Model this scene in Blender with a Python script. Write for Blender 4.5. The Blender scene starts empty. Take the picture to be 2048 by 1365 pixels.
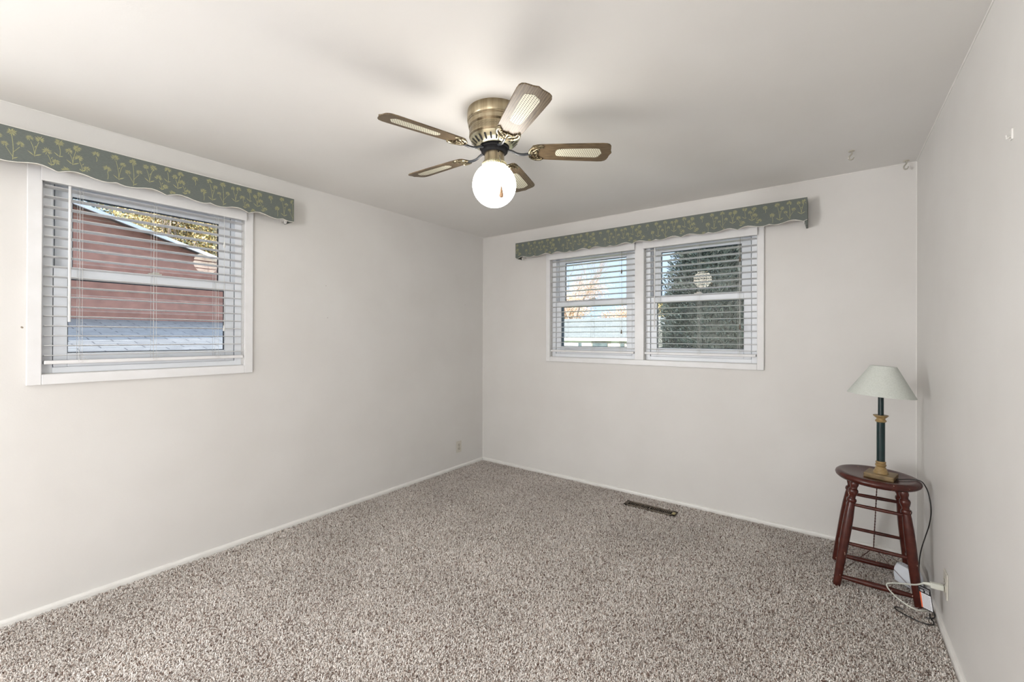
import bpy, bmesh, math, random
import numpy as np
from mathutils import Vector, Matrix
random.seed(7); rng = np.random.default_rng(7)
S = bpy.context.scene
COL = S.collection
R = math.radians

# ------------------------------------------------------------------ camera
cam_d = bpy.data.cameras.new('camera'); cam = bpy.data.objects.new('camera', cam_d); COL.objects.link(cam)
cam_d.sensor_width = 36.0; cam_d.lens = 36.0 * 856.46 / 2048.0
cam_d.shift_y = (672.17 - 682.5) / 2048.0
cam_d.clip_start = 0.05; cam_d.clip_end = 300
yaw, pitch, roll = 0.6421, 0.0024, 0.0033
fw0 = Vector((-math.sin(yaw), math.cos(yaw), 0)); rt0 = Vector((math.cos(yaw), math.sin(yaw), 0)); up0 = Vector((0, 0, 1))
fw = fw0 * math.cos(pitch) + up0 * math.sin(pitch); u2 = up0 * math.cos(pitch) - fw0 * math.sin(pitch)
r3 = rt0 * math.cos(roll) + u2 * math.sin(roll); u3 = u2 * math.cos(roll) - rt0 * math.sin(roll)
M = Matrix((r3, u3, -fw)).transposed().to_4x4(); M.translation = (3.0898, -3.5997, 1.3493)
cam.matrix_world = M
S.camera = cam

# ------------------------------------------------------------------ world, sun, exposure
S.view_settings.view_transform = 'Standard'; S.view_settings.look = 'None'
S.view_settings.gamma = 1.0; S.view_settings.use_curve_mapping = False
S.view_settings.exposure = 1.30
w = bpy.data.worlds.new('sky'); S.world = w; w.use_nodes = True
wn = w.node_tree; wn.nodes.clear()
o = wn.nodes.new('ShaderNodeOutputWorld'); bg = wn.nodes.new('ShaderNodeBackground')
tc = wn.nodes.new('ShaderNodeTexCoord'); sx = wn.nodes.new('ShaderNodeSeparateXYZ'); cr = wn.nodes.new('ShaderNodeValToRGB')
wn.links.new(tc.outputs['Generated'], sx.inputs[0]); wn.links.new(sx.outputs['Z'], cr.inputs[0])
cr.color_ramp.elements[0].position = 0.0; cr.color_ramp.elements[0].color = (0.62, 0.78, 0.97, 1)
cr.color_ramp.elements[1].position = 0.55; cr.color_ramp.elements[1].color = (0.56, 0.71, 0.95, 1)
wn.links.new(cr.outputs[0], bg.inputs[0])
mr = wn.nodes.new('ShaderNodeMapRange'); mr.inputs['From Min'].default_value = 0.25; mr.inputs['From Max'].default_value = 0.75   # the high sky is brighter
mr.inputs['To Min'].default_value = 0.62; mr.inputs['To Max'].default_value = 2.6
wn.links.new(sx.outputs['Z'], mr.inputs['Value']); wn.links.new(mr.outputs[0], bg.inputs[1])
wn.links.new(bg.outputs[0], o.inputs[0])

sun_d = bpy.data.lights.new('sun', 'SUN'); sun = bpy.data.objects.new('sun', sun_d); COL.objects.link(sun)
sun_d.energy = 5.0; sun_d.angle = R(0.6); sun_d.color = (1.0, 0.93, 0.82)
sun.rotation_euler = Vector((0.12, -0.85, 0.5)).to_track_quat('Z', 'Y').to_euler()

GLOBE = 7.5          # emission of the fan's lit globe
# unseen fill lamps added behind the camera, one at each side wall opening
for n_, loc_, ry_, e_ in (('window_daylight', (-0.10, -5.58, 1.25), -90, 61), ('window_daylight', (3.61, -6.30, 1.30), 90, 30)):
    al = bpy.data.lights.new(n_, 'AREA'); alo = bpy.data.objects.new(n_, al); COL.objects.link(alo)
    al.shape = 'RECTANGLE'; al.size = 1.10; al.size_y = 1.04; al.energy = e_; al.color = (0.97, 0.985, 1.0)
    alo.location = loc_; alo.rotation_euler = (0, R(ry_), 0)

# ------------------------------------------------------------------ dimensions (metres)
W, H, YB = 3.5067, 2.44, -7.2
T = 0.17                                   # wall thickness

# ------------------------------------------------------------------ materials
def mat(name, col, rough=0.5, metal=0.0, spec=0.5):
    m = bpy.data.materials.new(name); m.use_nodes = True
    b = m.node_tree.nodes['Principled BSDF']
    b.inputs['Base Color'].default_value = (*col, 1); b.inputs['Roughness'].default_value = rough
    b.inputs['Metallic'].default_value = metal; b.inputs['Specular IOR Level'].default_value = spec
    return m
def nodes(m): return m.node_tree.nodes, m.node_tree.links, m.node_tree.nodes['Principled BSDF']
def ramp(N, stops, interp='LINEAR'):
    r = N.new('ShaderNodeValToRGB'); r.color_ramp.interpolation = interp
    e = r.color_ramp.elements
    while len(e) < len(stops): e.new(0.5)
    for i, (p, c) in enumerate(stops): e[i].position = p; e[i].color = (*c, 1)
    return r
def coord(N, L, scale=(1, 1, 1), kind='Object', rot=(0, 0, 0)):
    t = N.new('ShaderNodeTexCoord'); mp = N.new('ShaderNodeMapping')
    mp.inputs['Scale'].default_value = scale; mp.inputs['Rotation'].default_value = rot
    L.new(t.outputs[kind], mp.inputs[0]); return mp.outputs[0]
def noise_mat(name, c1, c2, scale=8, rough=0.5, metal=0, bump=0.0, bscale=200, detail=4, aniso=(1, 1, 1), lo=0.35, hi=0.65, bdist=0.001, spec=0.5):
    m = mat(name, c1, rough, metal, spec); N, L, b = nodes(m)
    v = coord(N, L, aniso)
    n = N.new('ShaderNodeTexNoise'); n.inputs['Scale'].default_value = scale; n.inputs['Detail'].default_value = detail
    L.new(v, n.inputs['Vector']); r = ramp(N, [(lo, c1), (hi, c2)]); L.new(n.outputs['Fac'], r.inputs[0]); L.new(r.outputs[0], b.inputs['Base Color'])
    if bump:
        n2 = N.new('ShaderNodeTexNoise'); n2.inputs['Scale'].default_value = bscale; n2.inputs['Detail'].default_value = 3
        L.new(v, n2.inputs['Vector']); bp = N.new('ShaderNodeBump'); bp.inputs['Strength'].default_value = bump; bp.inputs['Distance'].default_value = bdist
        L.new(n2.outputs['Fac'], bp.inputs['Height']); L.new(bp.outputs[0], b.inputs['Normal'])
    return m
MT = {}
MT['wall'] = noise_mat('wall_paint', (0.738, 0.720, 0.695), (0.768, 0.753, 0.730), 2.2, 0.45, bump=0.25, bscale=140, spec=0.35)
MT['ceil'] = noise_mat('ceiling_paint', (0.82, 0.808, 0.783), (0.845, 0.836, 0.815), 1.5, 0.6, bump=0.2, bscale=120, spec=0.25)
MT['trim'] = noise_mat('trim_paint', (0.80, 0.785, 0.75), (0.84, 0.83, 0.80), 12, 0.35)
MT['white'] = noise_mat('white_window_paint', (0.80, 0.80, 0.80), (0.84, 0.84, 0.85), 9, 0.3)
MT['vinyl'] = noise_mat('white_vinyl', (0.87, 0.90, 0.94), (0.90, 0.93, 0.97), 5, 0.3)
MT['slat'] = noise_mat('white_slat', (0.92, 0.92, 0.92), (0.94, 0.94, 0.94), 6, 0.35)
def translucent(m, f):                           # thin plastic slats let some daylight through
    N, L, b = nodes(m); t = N.new('ShaderNodeBsdfTranslucent'); t.inputs[0].default_value = (0.92, 0.92, 0.92, 1); mx = N.new('ShaderNodeMixShader'); mx.inputs[0].default_value = f
    o = N['Material Output']; L.new(b.outputs[0], mx.inputs[1]); L.new(t.outputs[0], mx.inputs[2]); L.new(mx.outputs[0], o.inputs['Surface'])
translucent(MT['slat'], 0.4)
MT['cord'] = mat('white_cord', (0.72, 0.72, 0.70), 0.7)
MT['navy'] = noise_mat('dark_gasket', (0.012, 0.02, 0.035), (0.02, 0.035, 0.055), 20, 0.5)
MT['tassel_w'] = mat('white_tassel', (0.75, 0.75, 0.73), 0.4)
MT['tassel_b'] = noise_mat('brown_tassel', (0.12, 0.08, 0.05), (0.17, 0.12, 0.08), 60, 0.4)
MT['fabric'] = noise_mat('grey_green_fabric', (0.132, 0.150, 0.138), (0.156, 0.176, 0.162), 90, 0.62, bump=0.3, bscale=900, aniso=(1, 1, 4), spec=0.4)
MT['floral'] = noise_mat('yellow_green_print', (0.40, 0.39, 0.18), (0.47, 0.46, 0.24), 120, 0.7)
MT['piping'] = noise_mat('cream_piping', (0.80, 0.77, 0.70), (0.86, 0.83, 0.77), 60, 0.6)
MT['board'] = noise_mat('raw_valance_board', (0.42, 0.36, 0.28), (0.50, 0.43, 0.34), 12, 0.7, aniso=(1, 8, 8))
MT['brass'] = noise_mat('antique_brass', (0.33, 0.27, 0.175), (0.46, 0.39, 0.27), 60, 0.30, metal=1.0, aniso=(1, 1, 0.05))
MT['brass2'] = noise_mat('pale_antique_brass', (0.62, 0.58, 0.40), (0.72, 0.68, 0.50), 40, 0.30, metal=1.0)
MT['iron'] = noise_mat('darkened_brass', (0.13, 0.105, 0.065), (0.42, 0.37, 0.25), 90, 0.36, metal=1.0, lo=0.45, hi=0.55)
MT['black'] = noise_mat('black_metal', (0.005, 0.005, 0.006), (0.010, 0.010, 0.011), 80, 0.8, spec=0.15)
MT['armblack'] = noise_mat('blackened_steel', (0.015, 0.018, 0.022), (0.03, 0.034, 0.04), 60, 0.35)
MT['chain'] = mat('chain_metal', (0.10, 0.095, 0.085), 0.6)
MT['hole'] = mat('slot_dark', (0.006, 0.006, 0.007), 0.8)
MT['fob'] = noise_mat('wooden_fob', (0.45, 0.27, 0.15), (0.58, 0.37, 0.22), 80, 0.45, aniso=(6, 6, 1))
MT['stool'] = noise_mat('oxblood_stool_paint', (0.054, 0.0095, 0.0060), (0.080, 0.0165, 0.0100), 30, 0.27, bump=0.25, bscale=120)
def chips(m):                                      # small chips of paint showing wood
    N, L, b = nodes(m); old = b.inputs['Base Color'].links[0].from_socket
    v = coord(N, L, (1, 1, 0.45)); n = N.new('ShaderNodeTexNoise'); n.inputs['Scale'].default_value = 55; n.inputs['Detail'].default_value = 2
    L.new(v, n.inputs['Vector']); r = ramp(N, [(0.725, (0, 0, 0)), (0.735, (1, 1, 1))]); L.new(n.outputs['Fac'], r.inputs[0])
    mx = N.new('ShaderNodeMix'); mx.data_type = 'RGBA'; L.new(r.outputs[0], mx.inputs[0]); L.new(old, mx.inputs[6]); mx.inputs[7].default_value = (0.42, 0.26, 0.20, 1)
    L.new(mx.outputs[2], b.inputs['Base Color'])
chips(MT['stool'])
MT['lampgreen'] = noise_mat('dark_green_lacquer', (0.001, 0.016, 0.018), (0.002, 0.024, 0.026), 30, 0.3)
MT['gold'] = noise_mat('aged_gold_wood', (0.26, 0.17, 0.065), (0.38, 0.26, 0.11), 40, 0.38, aniso=(1, 1, 3))
MT['lampbase'] = noise_mat('gold_brown_base', (0.17, 0.115, 0.05), (0.29, 0.20, 0.09), 22, 0.45, aniso=(1, 6, 6))
MT['shade'] = noise_mat('linen_shade', (0.60, 0.63, 0.58), (0.67, 0.70, 0.655), 160, 0.85, bump=0.4, bscale=700)
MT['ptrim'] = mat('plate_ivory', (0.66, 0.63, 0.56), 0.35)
MT['pgrey'] = mat('plate_shaded_ivory', (0.55, 0.52, 0.45), 0.4)  # a darker ivory for receptacles and hook plates
MT['wplast'] = noise_mat('white_plastic', (0.74, 0.78, 0.84), (0.78, 0.82, 0.88), 20, 0.35)
MT['wcord'] = noise_mat('ivory_cord', (0.66, 0.67, 0.60), (0.70, 0.71, 0.64), 40, 0.45)
MT['bcord'] = mat('black_cord', (0.008, 0.008, 0.008), 0.4)
MT['tagw'] = mat('tag_white', (0.78, 0.79, 0.82), 0.5)
MT['tagk'] = mat('tag_black', (0.010, 0.010, 0.012), 0.5)
MT['tago'] = mat('tag_orange', (0.75, 0.13, 0.04), 0.5)
MT['tagg'] = mat('tag_print', (0.28, 0.28, 0.31), 0.6)
MT['vent'] = noise_mat('bronze_vent', (0.085, 0.062, 0.040), (0.125, 0.095, 0.065), 30, 0.42, metal=0.3)
MT['ventlever'] = mat('brass_lever', (0.50, 0.43, 0.20), 0.35, 0.6)
MT['stain'] = mat('scuff', (0.30, 0.25, 0.20), 0.8)
MT['wire'] = mat('brown_wire', (0.06, 0.014, 0.010), 0.4, 0.4)
MT['clear'] = mat('clear_hook_plastic', (0.72, 0.70, 0.62), 0.12); nodes(MT['clear'])[2].inputs['Transmission Weight'].default_value = 0.55

def glass_mat():
    m = bpy.data.materials.new('window_glass'); m.use_nodes = True; N = m.node_tree.nodes; L = m.node_tree.links; N.clear()
    o = N.new('ShaderNodeOutputMaterial'); mx = N.new('ShaderNodeMixShader'); t = N.new('ShaderNodeBsdfTransparent'); g = N.new('ShaderNodeBsdfGlossy')
    f = N.new('ShaderNodeFresnel'); f.inputs[0].default_value = 1.5; g.inputs['Roughness'].default_value = 0.0; t.inputs[0].default_value = (0.95, 0.97, 0.98, 1)
    g.inputs[0].default_value = (0.45, 0.43, 0.39, 1)
    L.new(f.outputs[0], mx.inputs[0]); L.new(t.outputs[0], mx.inputs[1]); L.new(g.outputs[0], mx.inputs[2]); L.new(mx.outputs[0], o.inputs[0]); return m
MT['glass'] = glass_mat()
def emis(name, col, s):
    m = bpy.data.materials.new(name); m.use_nodes = True; N, L, b = nodes(m)
    b.inputs['Emission Color'].default_value = (*col, 1); b.inputs['Emission Strength'].default_value = s; b.inputs['Base Color'].default_value = (.9, .9, .88, 1); return m
MT['globe'] = emis('lit_opal_glass', (1.0, 0.945, 0.875), GLOBE)

def wood_mat():
    m = mat('oak_blade', (0.3, 0.2, 0.1), 0.42, spec=0.4); N, L, b = nodes(m)
    v = coord(N, L, (1.0, 11, 11)); n = N.new('ShaderNodeTexNoise'); n.inputs['Scale'].default_value = 3.2; n.inputs['Detail'].default_value = 2; L.new(v, n.inputs['Vector'])
    wv = N.new('ShaderNodeTexWave'); wv.bands_direction = 'Y'; wv.inputs['Scale'].default_value = 3.2; wv.inputs['Distortion'].default_value = 5; wv.inputs['Detail'].default_value = 3; wv.inputs['Detail Scale'].default_value = 1.4
    L.new(v, wv.inputs['Vector'])
    n3 = N.new('ShaderNodeTexNoise'); n3.inputs['Scale'].default_value = 26; n3.inputs['Detail'].default_value = 5
    v3 = coord(N, L, (1.0, 14, 14)); L.new(v3, n3.inputs['Vector'])
    mx = N.new('ShaderNodeMath'); mx.operation = 'MULTIPLY_ADD'; mx.inputs[1].default_value = 0.80; L.new(n3.outputs['Fac'], mx.inputs[0]); 
    m2 = N.new('ShaderNodeMath'); m2.operation = 'MULTIPLY'; m2.inputs[1].default_value = 0.24; L.new(wv.outputs['Fac'], m2.inputs[0]); L.new(m2.outputs[0], mx.inputs[2])
    r = ramp(N, [(0.25, (0.030, 0.019, 0.010)), (0.45, (0.10, 0.068, 0.036)), (0.8, (0.22, 0.160, 0.092))]); L.new(mx.outputs[0], r.inputs[0]); L.new(r.outputs[0], b.inputs['Base Color'])
    return m
MT['oak'] = wood_mat()
def cane_mat():
    m = mat('woven_cane', (0.8, 0.76, 0.62), 0.55); N, L, b = nodes(m)
    t = N.new('ShaderNodeTexCoord'); s = N.new('ShaderNodeSeparateXYZ'); L.new(t.outputs['Object'], s.inputs[0])
    def mth(op, a, bb):
        k = N.new('ShaderNodeMath'); k.operation = op
        for i, q in enumerate((a, bb)):
            if q is None: continue
            if isinstance(q, (int, float)): k.inputs[i].default_value = q
            else: L.new(q, k.inputs[i])
        return k.outputs[0]
    x = mth('MULTIPLY', s.outputs['X'], 1 / 0.0106); y = mth('MULTIPLY', s.outputs['Y'], 1 / 0.0098)
    row = mth('FLOOR', y, None); x2 = mth('ADD', x, mth('MULTIPLY', row, 0.5))
    fx = mth('ABSOLUTE', mth('SUBTRACT', mth('FRACT', x2, None), 0.5), None); fy = mth('ABSOLUTE', mth('SUBTRACT', mth('FRACT', y, None), 0.5), None)
    hole = mth('MULTIPLY', mth('LESS_THAN', fx, 0.25), mth('LESS_THAN', fy, 0.22))
    mx = N.new('ShaderNodeMix'); mx.data_type = 'RGBA'; L.new(hole, mx.inputs[0]); mx.inputs[6].default_value = (0.76, 0.74, 0.60, 1); mx.inputs[7].default_value = (0.10, 0.085, 0.05, 1)
    L.new(mx.outputs[2], b.inputs['Base Color']); return m
MT['cane'] = cane_mat()
def brick_mat(name, c1, c2, mortar, bw, rh, ms, off=0.5, rot=(0, 0, 0), rough=0.85, squash=1.0, bump=0.3, nz=0.25):
    m = mat(name, c1, rough); N, L, b = nodes(m); v = coord(N, L, rot=rot)
    br = N.new('ShaderNodeTexBrick'); br.offset = off; L.new(v, br.inputs['Vector'])
    br.inputs['Color1'].default_value = (*c1, 1); br.inputs['Color2'].default_value = (*c2, 1); br.inputs['Mortar'].default_value = (*mortar, 1)
    br.inputs['Scale'].default_value = 1; br.inputs['Brick Width'].default_value = bw; br.inputs['Row Height'].default_value = rh; br.inputs['Mortar Size'].default_value = ms
    n = N.new('ShaderNodeTexNoise'); n.inputs['Scale'].default_value = 9; n.inputs['Detail'].default_value = 6; L.new(v, n.inputs['Vector'])
    r = ramp(N, [(0.3, (1 - nz,) * 3), (0.7, (1 + nz * .4,) * 3)]); L.new(n.outputs['Fac'], r.inputs[0])
    mx = N.new('ShaderNodeMix'); mx.data_type = 'RGBA'; mx.blend_type = 'MULTIPLY'; mx.inputs[0].default_value = 1; L.new(br.outputs['Color'], mx.inputs[6]); L.new(r.outputs[0], mx.inputs[7])
    L.new(mx.outputs[2], b.inputs['Base Color']); return m
MT['brick'] = brick_mat('red_brown_brick', (0.42, 0.20, 0.14), (0.35, 0.155, 0.105), (0.46, 0.30, 0.23), 0.21, 0.072, 0.006, rot=(R(90), 0, R(90)))
MT['shingle'] = brick_mat('grey_shingles', (0.175, 0.165, 0.15), (0.145, 0.135, 0.125), (0.035, 0.032, 0.03), 0.33, 0.14, 0.006, rot=(0, 0, R(90)))
MT['shingle2'] = brick_mat('pale_shingles', (0.175, 0.175, 0.15), (0.15, 0.15, 0.13), (0.10, 0.10, 0.09), 0.6, 0.22, 0.012)
MT['hwall'] = noise_mat('cream_siding', (0.42, 0.39, 0.32), (0.46, 0.43, 0.36), 2, 0.7)
MT['hwhite'] = noise_mat('white_siding', (0.62, 0.61, 0.59), (0.66, 0.65, 0.63), 2, 0.6)
MT['hglass'] = noise_mat('dark_house_glass', (0.06, 0.08, 0.09), (0.14, 0.17, 0.18), 2, 0.15)
MT['bark'] = noise_mat('grey_bark', (0.24, 0.18, 0.14), (0.36, 0.28, 0.23), 6, 0.9, aniso=(3, 3, 1))
def leaf_mat(name, stops, trans=0.3):
    m = mat(name, (0.1, 0.2, 0.1), 0.7); N, L, b = nodes(m)
    g = N.new('ShaderNodeNewGeometry'); r = ramp(N, stops); L.new(g.outputs['Random Per Island'], r.inputs[0]); L.new(r.outputs[0], b.inputs['Base Color']); return m
MT['conifer'] = leaf_mat('conifer_needles', [(0, (0.010, 0.017, 0.015)), (0.6, (0.026, 0.040, 0.034)), (1, (0.060, 0.078, 0.066))])
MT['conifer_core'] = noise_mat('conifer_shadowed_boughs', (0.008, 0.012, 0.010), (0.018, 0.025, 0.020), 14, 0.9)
MT['autumn'] = leaf_mat('autumn_leaves', [(0, (0.36, 0.22, 0.13)), (0.5, (0.62, 0.40, 0.27)), (1, (0.78, 0.55, 0.40))])
MT['yellow'] = leaf_mat('yellow_leaves', [(0, (0.12, 0.13, 0.07)), (0.45, (0.34, 0.27, 0.10)), (0.75, (0.62, 0.42, 0.17)), (1, (0.80, 0.60, 0.32))])
MT['bluepine'] = leaf_mat('blue_needles', [(0, (0.08, 0.11, 0.12)), (0.6, (0.20, 0.26, 0.28)), (1, (0.42, 0.48, 0.52))])
MT['grass'] = noise_mat('lawn_grass', (0.12, 0.17, 0.05), (0.22, 0.24, 0.09), 3, 0.95)

def carpet_mat():
    m = mat('carpet_fibre', (0.4, 0.35, 0.3), 0.9, spec=0.2); N, L, b = nodes(m)
    g = N.new('ShaderNodeNewGeometry')
    r = ramp(N, [(0.0, (0.13, 0.075, 0.058)), (0.11, (0.24, 0.165, 0.135)), (0.20, (0.60, 0.51, 0.45)), (0.45, (0.86, 0.80, 0.745)), (1.0, (0.97, 0.94, 0.91))])
    L.new(g.outputs['Random Per Island'], r.inputs[0])
    n = N.new('ShaderNodeTexNoise'); n.inputs['Scale'].default_value = 1.6; n.inputs['Detail'].default_value = 3
    L.new(coord(N, L), n.inputs['Vector']); r2 = ramp(N, [(0.35, (0.90, 0.895, 0.89)), (0.65, (1.06, 1.06, 1.06))]); L.new(n.outputs['Fac'], r2.inputs[0])
    mx = N.new('ShaderNodeMix'); mx.data_type = 'RGBA'; mx.blend_type = 'MULTIPLY'; mx.inputs[0].default_value = 1
    L.new(r.outputs[0], mx.inputs[6]); L.new(r2.outputs[0], mx.inputs[7]); L.new(mx.outputs[2], b.inputs['Base Color']); return m
MT['pile'] = carpet_mat()
MT['back'] = noise_mat('carpet_base', (0.38, 0.32, 0.28), (0.55, 0.49, 0.44), 160, 0.95)

# ------------------------------------------------------------------ mesh helpers
class MB:
    def __init__(s): s.v = []; s.f = []; s.m = []; s.sm = []
    def add(s, vs, fs, mi=0, smooth=False):
        b = len(s.v); s.v += [tuple(v) for v in vs]; s.f += [tuple(b + i for i in f) for f in fs]; s.m += [mi] * len(fs); s.sm += [smooth] * len(fs); return s
    def box(s, a, b, mi=0, rot=None, piv=None):
        x0, y0, z0 = [min(p, q) for p, q in zip(a, b)]; x1, y1, z1 = [max(p, q) for p, q in zip(a, b)]
        vs = [Vector(p) for p in ((x0, y0, z0), (x1, y0, z0), (x1, y1, z0), (x0, y1, z0), (x0, y0, z1), (x1, y0, z1), (x1, y1, z1), (x0, y1, z1))]
        if rot is not None: pv = Vector(piv); vs = [rot @ (v - pv) + pv for v in vs]
        return s.add(vs, [(0, 3, 2, 1), (4, 5, 6, 7), (0, 1, 5, 4), (1, 2, 6, 5), (2, 3, 7, 6), (3, 0, 4, 7)], mi)
    def tube(s, pts, rad, seg=8, mi=0, caps=True):
        pts = [Vector(p) for p in pts]; n = len(pts); rr = rad if isinstance(rad, (list, tuple)) else [rad] * n
        t0 = (pts[1] - pts[0]).normalized(); ref = Vector((0, 0, 1)) if abs(t0.z) < 0.9 else Vector((1, 0, 0)); nx = t0.cross(ref).normalized()
        vs = []
        for i, p in enumerate(pts):
            t = (pts[min(i + 1, n - 1)] - pts[max(i - 1, 0)]).normalized(); nx = (nx - t * nx.dot(t)).normalized(); ny = t.cross(nx)
            for k in range(seg):
                a = 2 * math.pi * k / seg; vs.append(p + (nx * math.cos(a) + ny * math.sin(a)) * rr[i])
        fs = [(i * seg + k, i * seg + (k + 1) % seg, (i + 1) * seg + (k + 1) % seg, (i + 1) * seg + k) for i in range(n - 1) for k in range(seg)]
        if caps: fs += [tuple(range(seg))[::-1], tuple((n - 1) * seg + k for k in range(seg))]
        return s.add(vs, fs, mi, True)
    def lathe(s, prof, c=(0, 0, 0), seg=48, mi=0, smooth=True, close=True, rot=None):
        vs = []; c = Vector(c)
        for (r_, z) in prof:
            for k in range(seg):
                a = 2 * math.pi * k / seg; p = Vector((r_ * math.cos(a), r_ * math.sin(a), z))
                if rot is not None: p = rot @ p
                vs.append(p + c)
        n = len(prof)
        fs = [(i * seg + k, i * seg + (k + 1) % seg, (i + 1) * seg + (k + 1) % seg, (i + 1) * seg + k) for i in range(n - 1) for k in range(seg)]
        if close: fs += [tuple(range(seg))[::-1], tuple((n - 1) * seg + k for k in range(seg))]
        return s.add(vs, fs, mi, smooth)
    def prism(s, poly, d0, d1, fn, mi=0, smooth=False):
        """extrude polygon (u,v) between depths d0,d1; fn(u,v,d) -> xyz"""
        n = len(poly); vs = [fn(u, v, d0) for u, v in poly] + [fn(u, v, d1) for u, v in poly]
        fs = [tuple(range(n))[::-1], tuple(range(n, 2 * n))] + [(i, (i + 1) % n, n + (i + 1) % n, n + i) for i in range(n)]
        return s.add(vs, fs, mi, smooth)
    def build(s, name, mats, parent=None, org=None, bevel=0, sharp=40):
        me = bpy.data.meshes.new(name); org = Vector(org) if org is not None else (Vector(parent['_o']) if parent is not None and '_o' in parent else Vector((0, 0, 0)))
        me.from_pydata([tuple(Vector(v) - org) for v in s.v], [], s.f)
        for m in (mats if isinstance(mats, (list, tuple)) else [mats]): me.materials.append(m if not isinstance(m, str) else MT[m])
        me.polygons.foreach_set('material_index', s.m); me.polygons.foreach_set('use_smooth', s.sm)
        me.update()
        bm = bmesh.new(); bm.from_mesh(me); bmesh.ops.recalc_face_normals(bm, faces=bm.faces)
        for e in bm.edges:
            if len(e.link_faces) == 2 and e.calc_face_angle(0) > R(sharp): e.smooth = False
        bm.to_mesh(me); bm.free()
        ob = bpy.data.objects.new(name, me); COL.objects.link(ob)
        if parent is not None: ob.parent = parent; ob['_o'] = list(org) 
        else: ob.location = org; ob['_o'] = list(org)
        if bevel:
            b = ob.modifiers.new('bevel', 'BEVEL'); b.width = bevel; b.segments = 2; b.limit_method = 'ANGLE'; b.angle_limit = R(40)
        return ob
def tag(o, label=None, cat=None, group=None, kind=None):
    if label: o['label'] = label
    if cat: o['category'] = cat
    if group: o['group'] = group
    if kind: o['kind'] = kind
    return o
def root(name, loc, label=None, cat=None, group=None, kind=None):
    o = bpy.data.objects.new(name, None); COL.objects.link(o); o.location = loc; o['_o'] = list(loc); o.empty_display_size = 0.1
    return tag(o, label, cat, group, kind)
def catmull(P, n=8):
    P = [Vector(p) for p in P]; Q = [P[0] * 2 - P[1]] + P + [P[-1] * 2 - P[-2]]; out = []
    for i in range(1, len(Q) - 2):
        a, b, c, d = Q[i - 1:i + 3]
        for k in range(n):
            t = k / n; out.append(0.5 * ((2 * b) + (c - a) * t + (2 * a - 5 * b + 4 * c - d) * t * t + (3 * b - a - 3 * c + d) * t ** 3))
    out.append(P[-1]); return out

# ------------------------------------------------------------------ room shell
def wall_with_holes(name, axis, u0, u1, holes, d0, d1, z0=-0.05, z1=H + 0.1):
    us = sorted(set([u0, u1] + [h for q in holes for h in q[:2]])); zs = sorted(set([z0, z1] + [h for q in holes for h in q[2:]]))
    mb = MB()
    for a, b in zip(us[:-1], us[1:]):
        for c, d in zip(zs[:-1], zs[1:]):
            um, zm = (a + b) / 2, (c + d) / 2
            if any(q[0] < um < q[1] and q[2] < zm < q[3] for q in holes): continue
            if axis == 'x': mb.box((d0, a, c), (d1, b, d))
            else: mb.box((a, d0, c), (b, d1, d))
    bm = mb.build(name, 'wall'); tag(bm, kind='structure')
    b2 = bmesh.new(); b2.from_mesh(bm.data); bmesh.ops.remove_doubles(b2, verts=b2.verts, dist=1e-5)
    seen = {}                                       # drop the inner faces shared by neighbouring cells
    for f in list(b2.faces): seen.setdefault(tuple(sorted(v.index for v in f.verts)), []).append(f)
    bmesh.ops.delete(b2, geom=[f for k in seen.values() if len(k) > 1 for f in k], context='FACES')
    bmesh.ops.recalc_face_normals(b2, faces=b2.faces); b2.to_mesh(bm.data); b2.free()
    return bm
LW = (-3.300, -2.408, 1.160, 2.150)
BW1 = (0.875, 1.726, 1.157, 2.150); BW2 = (1.809, 2.647, 1.157, 2.150)
FILL_HOLE_L = (-6.12, -4.88, 0.78, 1.92)  # unseen opening added to let the left fill lamp in
wall_with_holes('wall_left', 'x', YB, T, [LW, FILL_HOLE_L], -T, 0.0)
FILL_HOLE_R = (-6.92, -5.68, 0.78, 1.92)  # unseen opening added for the right fill lamp
wall_with_holes('wall_back', 'y', 0.0, W, [BW1, BW2], 0.0, T)
wall_with_holes('wall_right', 'x', YB, T, [FILL_HOLE_R], W, W + T)
wall_with_holes('wall_front', 'y', 0.0, W, [], YB - T, YB)
tag(MB().box((-T, YB - T, H), (W + T, T, H + 0.12)).build('ceiling', 'ceil'), kind='structure')
tag(MB().box((-T, YB - T, -0.20), (W + T, T, -0.012)).build('floor', 'back'), kind='structure')
# quarter-round shoe moulding along the walls
def qround(fn, L0, L1, s=0.015, h=0.024):
    prof = [(0, -0.012), (s, -0.012), (s, h * 0.45)] + [(s * math.cos(a), h * 0.45 + h * 0.55 * math.sin(a)) for a in (R(30), R(55), R(75))] + [(0, h)]
    return MB().prism(prof, L0, L1, fn)
tag(qround(lambda u, v, d: (u, d, v), YB, -0.001).build('baseboard_left', 'trim'), kind='structure')
tag(qround(lambda u, v, d: (d, -u, v), 0.001, W - 0.001).build('baseboard_back', 'trim'), kind='structure')
tag(qround(lambda u, v, d: (W - u, d, v), YB, -0.001).build('baseboard_right', 'trim'), kind='structure')
# thin caulk beads in the corners
def bead(i, a, b, r_=0.004): tag(MB().tube([a, b], r_, 6).build('trim_%d' % i, 'trim'), kind='structure')
bead(1, (0.001, -0.001, 0.03), (0.001, -0.001, H)); bead(2, (W - 0.001, -0.001, 0.03), (W - 0.001, -0.001, H))
bead(3, (0.001, YB, H), (0.001, 0, H)); bead(4, (0.001, -0.001, H), (W, -0.001, H)); bead(5, (W - 0.001, YB, H), (W - 0.001, 0, H))

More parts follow.
